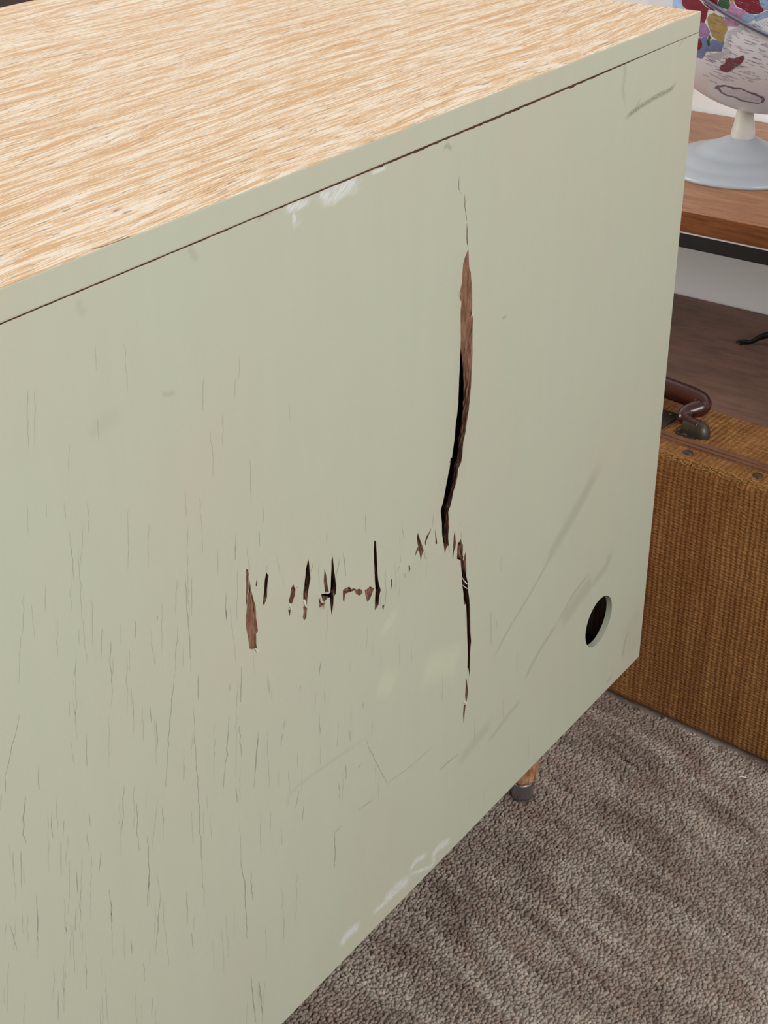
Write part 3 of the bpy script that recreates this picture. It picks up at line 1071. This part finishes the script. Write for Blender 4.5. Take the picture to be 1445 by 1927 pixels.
def lug(cx, sgn):
    bm = bmesh.new()
    n, m = 14, 10
    L0, L1, rr = -.010, .019, .0092
    rows = []
    for i in range(m + 1):
        t = i / m
        x = L0 + (L1 - L0) * t
        s = 1.0 if t < .62 else math.sqrt(max(0.02, 1 - ((t - .62) / .38) ** 2))
        rows.append([bm.verts.new((cx + sgn * x, .0595 + rr * s * math.cos(math.pi * k / n), SH + .0155 * s * math.sin(math.pi * k / n) ** .8)) for k in range(n + 1)])
    for i in range(m):
        for k in range(n):
            bm.faces.new((rows[i][k], rows[i][k + 1], rows[i + 1][k + 1], rows[i + 1][k]))
    bm.faces.new(rows[-1])
    o = from_bm('handle_lug', bm, BRONZE, case, True)
    # flange with its screw, towards the front
    bm = bmesh.new()
    r = bmesh.ops.create_circle(bm, cap_ends=True, radius=1, segments=24)
    for v in r['verts']:
        v.co = Vector((cx + sgn * (v.co.x * .0115 - .004), .0505 + v.co.y * .0062, SH + .0003))
    e = bmesh.ops.extrude_face_region(bm, geom=list(bm.faces))
    for v in e['geom']:
        if isinstance(v, bmesh.types.BMVert):
            v.co.z += .0012
    f_ = from_bm('flange', bm, BRONZE, o)
    lathe('screw', [(.0030, 0), (.0028, .0010), (.0016, .0017)], RIVET, o, 14, (cx - sgn * .004, .0498, SH + .0013))


lug(.041, 1)
lug(-.114, -1)
pl_ = box('lock_plate', -.085, .012, .047, .086, SH, SH + .0025, BRONZE, case, .001)
for a, b in ((.004, .080), (-.077, .080), (-.077, .053), (.004, .053)):
    lathe('plate_rivet', [(.003, 0), (.0028, .0008), (.0014, .0015)], BRONZE, pl_, 14, (a, b, SH + .0025))

# ------------------------------------------------------------------ low teak table
TZ = .48
XF = .356
table = empty('low_table', (XF, 0, 0), 'low teak table with black steel frame against the white wall', 'table')
bm = bmesh.new()
bm_box(bm, 0, XW - .006 - XF, -.75, 1.95, TZ - .0235, TZ, .0008, 2)
bmesh.ops.recalc_face_normals(bm, faces=bm.faces)
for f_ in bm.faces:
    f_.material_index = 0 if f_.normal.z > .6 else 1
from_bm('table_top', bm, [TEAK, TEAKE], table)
box('metal_edge', .001, XW - .012 - XF, -.746, 1.946, TZ - .0255, TZ - .0235, SILVER, table)
for nm, x0, x1, y0, y1 in (('frame_rail', .002, .022, -.745, 1.945), ('frame_rail', .352, .372, -.745, 1.945), ('frame_rail', .022, .352, -.745, -.725), ('frame_rail', .022, .352, 1.925, 1.945)):
    box(nm, x0, x1, y0, y1, TZ - .0425, TZ - .0255, BLACK, table, .001)
for x0 in (.002, .352):
    for y0 in (-.745, 1.925):
        box('leg', x0, x0 + .02, y0, y0 + .02, -.001, TZ - .0425, BLACK, table, .001)

# ------------------------------------------------------------------ dark wooden chest under the table
CZ = .2165
chest = empty('wooden_chest', (.40, 0, 0), 'old dark brown plank chest under the low table', 'chest')
CL0, CL1 = -.40, .74
xb = [(.0, .0344), (.0354, .1925), (.1935, .3380)]
for x0, x1 in xb:
    bm = bmesh.new()
    bm_box(bm, x0, x1, CL0, CL1, CZ - .016, CZ)
    bmesh.ops.recalc_face_normals(bm, faces=bm.faces)
    for f_ in bm.faces:
        f_.material_index = 0
    from_bm('lid_board', bm, CHEST, chest)
box('back_batten', .3395, .3465, CL0, CL1, CZ - .016, CZ + .0005, CHEST, chest, .001)
for z0, z1 in ((.002, .072), (.0735, .143), (.1445, CZ - .0165)):
    box('front_board', .004, .018, CL0 + .004, CL1 - .004, z0, z1, CHEST, chest, .001)
for y0 in (CL0 + .004, CL1 - .018):
    box('end_board', .018, .335, y0, y0 + .014, .002, CZ - .0165, CHEST, chest, .001)
box('back_board', .335, .347, CL0 + .004, CL1 - .004, .002, CZ - .0165, CHEST, chest, .001)
box('bottom_board', .018, .335, CL0 + .018, CL1 - .018, .002, .014, CHEST, chest)
h0 = hit(1397, 645, 2, CZ) - np.array([.40, 0, 0])
h1 = hit(1412, 648, 2, CZ) - np.array([.40, 0, 0])
ip = [(h0[0], h0[1], CZ + .003), (h1[0], h1[1], CZ + .004), (h1[0] + .006, h1[1] - .012, CZ + .012), (h1[0] + .010, h1[1] - .028, CZ + .017), (h1[0] + .010, h1[1] - .065, CZ + .018), (h1[0] + .006, h1[1] - .090, CZ + .012), (h1[0], h1[1] - .103, CZ + .004), (h0[0], h1[1] - .112, CZ + .003)]
tube('bail_handle', ip, [.0025, .003, .0042, .0048, .0048, .0042, .003, .0025], IRON, chest, 12, 6)
for yy in (h0[1], h1[1] - .112):
    lathe('handle_mount', [(.0085, -.0004), (.008, .002), (.004, .0035)], IRON, chest, 16, (h0[0], yy, CZ))

# ------------------------------------------------------------------ globe on the table
GB = np.array([.544, .176, TZ])
globe = empty('globe', tuple(GB), 'tabletop world globe with grey metal foot and ivory stem', 'globe')
lathe('foot', [(.0925, 0.0), (.0935, .002), (.0930, .0045), (.0900, .0070), (.0810, .0100), (.0745, .0118), (.0720, .0142), (.0560, .0180), (.0480, .0198), (.0455, .0224), (.0340, .0270), (.0240, .0325), (.0165, .0362), (.014, .0368)], GREYBASE, globe, 64, (0, 0, 0))
lathe('stem', [(.0142, .0350), (.0145, .0365), (.0142, .042), (.0122, .051), (.0108, .060), (.0100, .069), (.0098, .080), (.0098, .090)], IVORY, globe, 32, (0, 0, 0))
GR = .160
gc = np.array([.565, .158, .706]) - GB
k_ = NT('globe_ocean', .22, .5)
nz = k_.noise(k_.coord((14, 14, 14)), 1, 3)
k_.color(k_.mix(nz, lin((196, 198, 210)), lin((214, 212, 214))))
OCEAN = k_.m
bm = bmesh.new()
bmesh.ops.create_uvsphere(bm, u_segments=96, v_segments=64, radius=GR)
for v in bm.verts:
    v.co += Vector(gc)
ball = from_bm('map_ball', bm, OCEAN, globe, True)


def sph(u, v, eps):
    c, d = ray(u, v)
    o = c - GB - gc
    b = o @ d
    q = b * b - (o @ o - (GR + eps) ** 2)
    if q < 0:
        return None
    return o + d * (-b - math.sqrt(q)) + gc


ZG = lambda q: [(1245 + x / 7.135, y / 7.135) for x, y in q]


def patch(px, mat, eps=.0002, name='printed_land', step=5.0):
    loop = []
    for (a, b) in zip(px, px[1:] + px[:1]):
        m = max(1, int(math.hypot(b[0] - a[0], b[1] - a[1]) / 3))
        for k in range(m):
            t = k / m
            loop.append((a[0] + (b[0] - a[0]) * t + (RNG.normal(0, .35) if k else 0), a[1] + (b[1] - a[1]) * t + (RNG.normal(0, .35) if k else 0)))
    L = np.array(loop)
    X, Y = np.meshgrid(np.arange(L[:, 0].min(), L[:, 0].max(), step), np.arange(L[:, 1].min(), L[:, 1].max(), step))
    g = np.c_[X.ravel(), Y.ravel()]
    g = g[inpoly(g, loop)] if len(g) else g
    v, f_, _ = build_face([loop], [tuple(p) for p in g])
    vs = [sph(x, y, eps) for x, y in v]
    if any(p is None for p in vs):
        return
    me = bpy.data.meshes.new(name)
    me.from_pydata([tuple(p) for p in vs], [], [tuple(t) for t in f_])
    return link(name, me, mat, ball, True)


def pm(name, c):
    k = NT(name, .25, .5)
    n = k.noise(k.coord((160, 160, 160)), 1, 4, .6)
    cc = lin(c)
    k.color(k.mix(k.ramp(n, [(.4, 0), (.7, .55)]), cc, tuple(x * .55 for x in cc)))
    return k.m


MAR, PUR, BLU, GOLD, GRN, PINK, LBL, STB = pm('print_maroon', (116, 34, 50)), pm('print_purple', (152, 118, 156)), pm('print_blue', (104, 120, 158)), pm('print_gold', (160, 136, 84)), pm('print_green', (44, 86, 56)), pm('print_pink', (172, 128, 160)), pm('print_light_blue', (158, 186, 226)), pm('print_steel_blue', (134, 156, 186))
patch(ZG([(-300, -60), (155, -60), (155, 85), (-300, 60)]), pm('print_pale_sea', (206, 222, 242)))
patch(ZG([(155, -60), (265, -60), (262, 30), (290, 95), (300, 130), (150, 130)]), LBL)
patch(ZG([(265, -90), (480, -90), (510, 10), (560, 60), (650, 140), (620, 130), (600, 230), (575, 300), (520, 310), (460, 300), (330, 130), (275, 70)]), MAR)
patch(ZG([(480, 300), (575, 300), (645, 430), (610, 500), (530, 500), (470, 460)]), PUR)
patch(ZG([(470, 530), (520, 530), (545, 590), (530, 650), (495, 675), (460, 640)]), MAR, .0003)
patch(ZG([(470, 510), (600, 500), (640, 560), (700, 530), (800, 560), (840, 560), (800, 690), (700, 690), (600, 690), (560, 770), (530, 790), (440, 760), (430, 620)]), BLU)
patch(ZG([(640, 190), (700, 170), (760, 210), (820, 230), (870, 330), (880, 400), (840, 480), (830, 560), (760, 550), (690, 500), (650, 410), (620, 330), (610, 250)]), GOLD)
patch(ZG([(600, 560), (640, 470), (660, 500), (640, 560), (650, 600), (620, 630)]), GRN, .0003)
patch(ZG([(745, 70), (780, -40), (900, -40), (915, 80), (890, 130), (830, 110)]), GRN)
patch(ZG([(850, 230), (840, 300), (880, 350), (1000, 360), (1060, 320), (1090, 250), (1150, 180), (1080, 130), (1000, 110), (960, 20), (920, 40), (910, 110), (870, 150), (850, 170)]), PINK)
patch(ZG([(600, -100), (760, -100), (745, 40), (760, 90), (700, 150), (650, 130), (560, 40)]), MAR)
patch(ZG([(905, -100), (970, -60), (980, 10), (920, 30)]), GOLD)
patch(ZG([(970, 10), (980, -100), (1290, -100), (1330, 80), (1390, 140), (1290, 190), (1180, 185), (1090, 130), (1010, 90)]), MAR)
patch(ZG([(1300, -100), (1700, -100), (1700, 60), (1480, 130), (1400, 140), (1340, 80)]), STB)
patch(ZG([(1070, 260), (1100, 200), (1180, 180), (1250, 200), (1245, 255), (1190, 300), (1120, 310)]), STB, .0003)
patch(ZG([(1245, 215), (1400, 150), (1600, 120), (1600, 200), (1430, 230), (1260, 290)]), STB)
patch(ZG([(770, 930), (790, 880), (850, 850), (860, 790), (910, 775), (960, 790), (1050, 760), (1095, 740), (1112, 790), (1080, 840), (1010, 890), (940, 940), (880, 975), (820, 960)]), pm('print_brick', (122, 66, 76)))
patch(ZG([(700, 1185), (740, 1145), (850, 1140), (960, 1170), (1030, 1175), (1120, 1210), (1190, 1240), (1270, 1255), (1320, 1290), (1370, 1300), (1388, 1340), (1370, 1380), (1300, 1395), (1180, 1380), (1060, 1360), (960, 1310), (870, 1290), (800, 1255), (760, 1210)]), pm('print_outline', (104, 76, 84)), .0002, 'printed_land', 3.0)
patch(ZG([(775, 1170), (860, 1160), (960, 1195), (1040, 1195), (1150, 1240), (1220, 1270), (1300, 1300), (1345, 1330), (1335, 1370), (1280, 1378), (1170, 1365), (1070, 1335), (980, 1295), (880, 1270), (810, 1235)]), pm('print_ice', (198, 196, 206)), .0004, 'printed_land', 3.0)
# the lands of the sides turned away
PAL = [MAR, PUR, BLU, GOLD, GRN, PINK]
made = 0
for _ in range(400):
    if made >= 40:
        break
    dr = RNG.normal(0, 1, 3)
    dr /= np.linalg.norm(dr)
    if dr[2] < -.6:
        continue
    ctr = gc + GB + dr * GR - CAM
    cc_ = R @ ctr
    pv = H / 2 + FPX * cc_[1] / cc_[2]
    toward = -(ctr @ dr) > 0
    if toward and pv > -95:
        continue
    e1 = np.cross(dr, [.3, .2, .9])
    e1 /= np.linalg.norm(e1)
    e2 = np.cross(dr, e1)
    R0_ = RNG.uniform(.012, .034)
    ph_ = RNG.uniform(0, 6.28, 4)
    vs, fs = [tuple(gc + dr * (GR + .0002))], []
    nb, nr = 36, 4
    for j in range(1, nr + 1):
        for i in range(nb):
            a = 2 * math.pi * i / nb
            rr = R0_ * (1 + .25 * math.sin(2 * a + ph_[0]) + .16 * math.sin(3 * a + ph_[1]) + .10 * math.sin(7 * a + ph_[2]) + .06 * math.sin(11 * a + ph_[3])) * j / nr
            q = dr * GR + e1 * rr * math.cos(a) + e2 * rr * math.sin(a)
            vs.append(tuple(gc + q / np.linalg.norm(q) * (GR + .0002 + .00002 * (made % 6))))
    for i in range(nb):
        fs.append((0, 1 + i, 1 + (i + 1) % nb))
        for j in range(nr - 1):
            a, b = 1 + j * nb + i, 1 + j * nb + (i + 1) % nb
            fs.append((a, a + nb, b + nb, b))
    me = bpy.data.meshes.new('printed_land')
    me.from_pydata(vs, [], fs)
    link('printed_land', me, PAL[made % 6], ball, True)
    made += 1
# printed lettering too fine to read: rows of small dashes over sea and land
vs, fs = [], []
for _ in range(250):
    x, y = RNG.uniform(540, 1640), RNG.uniform(-60, 1080)
    sea = y > 400 + (1000 - x) * .25 + 100 and y < 1100 - max(0, 800 - x) * .6
    if not sea and RNG.random() < .55:
        continue
    ln = RNG.uniform(30, 130)
    sl = .38 + RNG.normal(0, .06)
    w = RNG.uniform(3.5, 6.5)
    q = [sph(*ZG([(x + a * ln, y + a * ln * sl + b * w)])[0], .0006) for a, b in ((0, 0), (1, 0), (1, 1), (0, 1))]
    if any(p is None for p in q):
        continue
    s = len(vs)
    vs += [tuple(p) for p in q]
    fs.append((s, s + 1, s + 2, s + 3))
for i in range(46):
    t = i / 45
    x = np.interp(t, [0, .3, .55, .8, 1], [580, 820, 880, 1100, 1427])
    y = np.interp(t, [0, .3, .55, .8, 1], [740, 690, 420, 330, 260])
    ln = RNG.uniform(40, 120)
    q = [sph(*ZG([(x + a * ln, y + a * ln * 1.0 + b * 6)])[0], .0006) for a, b in ((0, 0), (1, 0), (1, 1), (0, 1))]
    if any(p is None for p in q):
        continue
    s = len(vs)
    vs += [tuple(p) for p in q]
    fs.append((s, s + 1, s + 2, s + 3))
me = bpy.data.meshes.new('printed_lettering')
me.from_pydata(vs, [], fs)
lt = link('printed_lettering', me, plain('print_ink', (118, 113, 126), .3, .4), ball)
lt['kind'] = 'stuff'
# clear plastic band around the ball
k_ = NT('clear_plastic', .12, .5)
k_.color(lin((150, 152, 166)))
k_.b.inputs['Alpha'].default_value = .55
CLEAR = k_.m
pa = [sph(1318, -6, .004), sph(1362, 24, .004), sph(1445, 67, .004)]
pn = np.cross(pa[1] - pa[0], pa[2] - pa[0])
pn /= np.linalg.norm(pn)
off = (pa[0] - gc) @ pn
r_ = math.sqrt((GR + .004) ** 2 - off ** 2)
u_ = np.cross(pn, [0, 0, 1.0])
u_ /= np.linalg.norm(u_)
w_ = np.cross(pn, u_)
for nm, rr, hw, th_, mat in (('plastic_band', r_, .0022, .0012, CLEAR), ('band_edge', r_ + .0008, .0009, .0008, plain('band_edge_grey', (84, 78, 90), .3, .4))):
    vs, fs = [], []
    n = 160
    for i in range(n):
        a = 2 * math.pi * i / n
        rd = math.cos(a) * u_ + math.sin(a) * w_
        for dr, dh in ((-th_, -hw), (th_, -hw), (th_, hw), (-th_, hw)):
            vs.append(tuple(gc + pn * (off + dh) + rd * (rr + dr)))
    for i in range(n):
        for k in range(4):
            a, b = i * 4 + k, i * 4 + (k + 1) % 4
            c, d = ((i + 1) % n) * 4 + (k + 1) % 4, ((i + 1) % n) * 4 + k
            fs.append((a, b, c, d))
    me = bpy.data.meshes.new(nm)
    me.from_pydata(vs, [], fs)
    link(nm, me, mat, globe)

# ------------------------------------------------------------------ dark case on the far end of the table
dc = empty('dark_case', (.545, 1.45, TZ), 'blackish brown wooden case on the far end of the low table', 'case')
DW = m_grain('black_brown_wood', (34, 22, 18), (52, 34, 26), (18, 13, 12), 1, .3, .5, 24, 180, 4)
box('case_body', -.17, .19, -.34, .36, 0, .15, DW, dc, .003)
box('case_lid', -.173, .193, -.343, .363, .151, .20, DW, dc, .004)
box('case_clasp', -.178, -.173, -.02, .03, .135, .172, BRONZE, dc, .001)

# ------------------------------------------------------------------ carpet pile
def tufts():
    sp = .0033
    a, b = hit(1445, 1927, 2, 0), hit(500, 1927, 2, 0)
    xs = np.arange(-.78, .36, sp)
    ys = np.arange(-.72, .16, sp * .9)
    X, Y = np.meshgrid(xs, ys)
    X = X + (np.arange(len(ys)) % 2)[:, None] * sp * .5
    P = np.c_[X.ravel(), Y.ravel()]
    P += RNG.normal(0, sp * .22, P.shape)
    # under the suitcase and deep under the sideboard nothing shows
    rel = P - A0[:2]
    al, dp = rel @ dv[:2], rel @ np.array([-dv[1], dv[0]])
    keep = ~((al > SL - .001) & (al < SR + .001) & (dp > -.001) & (dp < SD + .001)) & ~((P[:, 0] < -.5) & (P[:, 1] > .12)) & (np.hypot(P[:, 0] + .093, P[:, 1] - .073) > .0125)
    P = P[keep]
    n = len(P)
    # a slow field bends the rows into brushed ridges
    ph = P[:, 0] * 62 - P[:, 1] * 22 + 2.2 * np.sin(P[:, 0] * 19 + P[:, 1] * 17) + 1.5 * np.sin(P[:, 1] * 33 - P[:, 0] * 29)
    ridge = np.sin(ph)
    ht = .0031 + .0007 * ridge * (.4 + .6 * np.sin(P[:, 0] * 13 + 1) ** 2) + RNG.normal(0, .0006, n)
    ht = np.clip(ht, .0012, .006)
    rad = sp * RNG.uniform(.52, .78, n)
    lean = np.c_[.0010 + RNG.normal(0, .0011, n), -.0008 + RNG.normal(0, .0011, n)]
    k = 6
    ang0 = RNG.uniform(0, 6.28, n)
    V = np.zeros((n, 2 * k + 1, 3), np.float32)
    for j in range(k):
        a_ = ang0 + 2 * math.pi * j / k
        st = 1 + .35 * np.cos(a_ * 2 + ang0)
        V[:, j, 0] = P[:, 0] + rad * np.cos(a_) * st
        V[:, j, 1] = P[:, 1] + rad * np.sin(a_)
        V[:, j, 2] = FZ - .0005
        V[:, k + j, 0] = P[:, 0] + lean[:, 0] * .7 + rad * .8 * np.cos(a_) * st
        V[:, k + j, 1] = P[:, 1] + lean[:, 1] * .7 + rad * .8 * np.sin(a_)
        V[:, k + j, 2] = FZ + ht * .68
    V[:, 2 * k, 0] = P[:, 0] + lean[:, 0]
    V[:, 2 * k, 1] = P[:, 1] + lean[:, 1]
    V[:, 2 * k, 2] = FZ + ht
    T = []
    for j in range(k):
        j2 = (j + 1) % k
        T += [(j, j2, k + j2), (j, k + j2, k + j), (k + j, k + j2, 2 * k)]
    T = np.array(T)
    F = (np.arange(n)[:, None, None] * (2 * k + 1) + T[None]).reshape(-1, 3)
    me = bpy.data.meshes.new('carpet_pile')
    nv, nf = n * (2 * k + 1), len(F)
    me.vertices.add(nv)
    me.vertices.foreach_set('co', V.reshape(-1))
    me.loops.add(nf * 3)
    me.loops.foreach_set('vertex_index', F.reshape(-1).astype(np.int32))
    me.polygons.add(nf)
    me.polygons.foreach_set('loop_start', np.arange(0, nf * 3, 3, dtype=np.int32))
    me.polygons.foreach_set('loop_total', np.full(nf, 3, np.int32))
    me.update(calc_edges=True)
    me.polygons.foreach_set('use_smooth', np.ones(nf, bool))
    t = np.clip(RNG.normal(1.0, .11, n), .65, 1.3)
    odd = RNG.random(n)
    colr = np.ones((n, 2 * k + 1, 4), np.float32)
    tint = np.stack([t, t * np.where(odd < .05, .88, 1), t * np.where(odd < .05, .82, 1)], 1)
    colr[:, :, :3] = tint[:, None, :]
    at = me.color_attributes.new('tint', 'FLOAT_COLOR', 'POINT')
    at.data.foreach_set('color', colr.reshape(-1))
    o = link('carpet_pile', me, TUFT)
    tag(o, 'looped grey brown carpet pile covering the floor', 'carpet', None, 'stuff')
    print('tufts', n, nf)


tufts()


def lint(px, col, label, r=.0009, L=.006, curl=.5):
    p = hit(px[0], px[1], 2, .002)
    a = RNG.uniform(0, 6.28)
    pts = [(p[0] + L * t * math.cos(a + curl * t), p[1] + L * t * math.sin(a + curl * t), .0016 + .0008 * math.sin(3 * t)) for t in (-.5, -.2, .2, .5)]
    o = tube('lint', pts, [r * .6, r, r, r * .5], plain('lint_fibre', col, .9, .1), None, 8, 4)
    tag(o, label, 'lint')


lint((685, 1848), (206, 196, 182), 'pale bean shaped lint crumb on carpet beside the sideboard', .0012, .005)
lint((1397, 1461), (222, 214, 204), 'white lint sliver on carpet below the suitcase', .0008, .008)
lint((1180, 1432), (34, 30, 28), 'tiny black thread on carpet below the suitcase', .0006, .008)
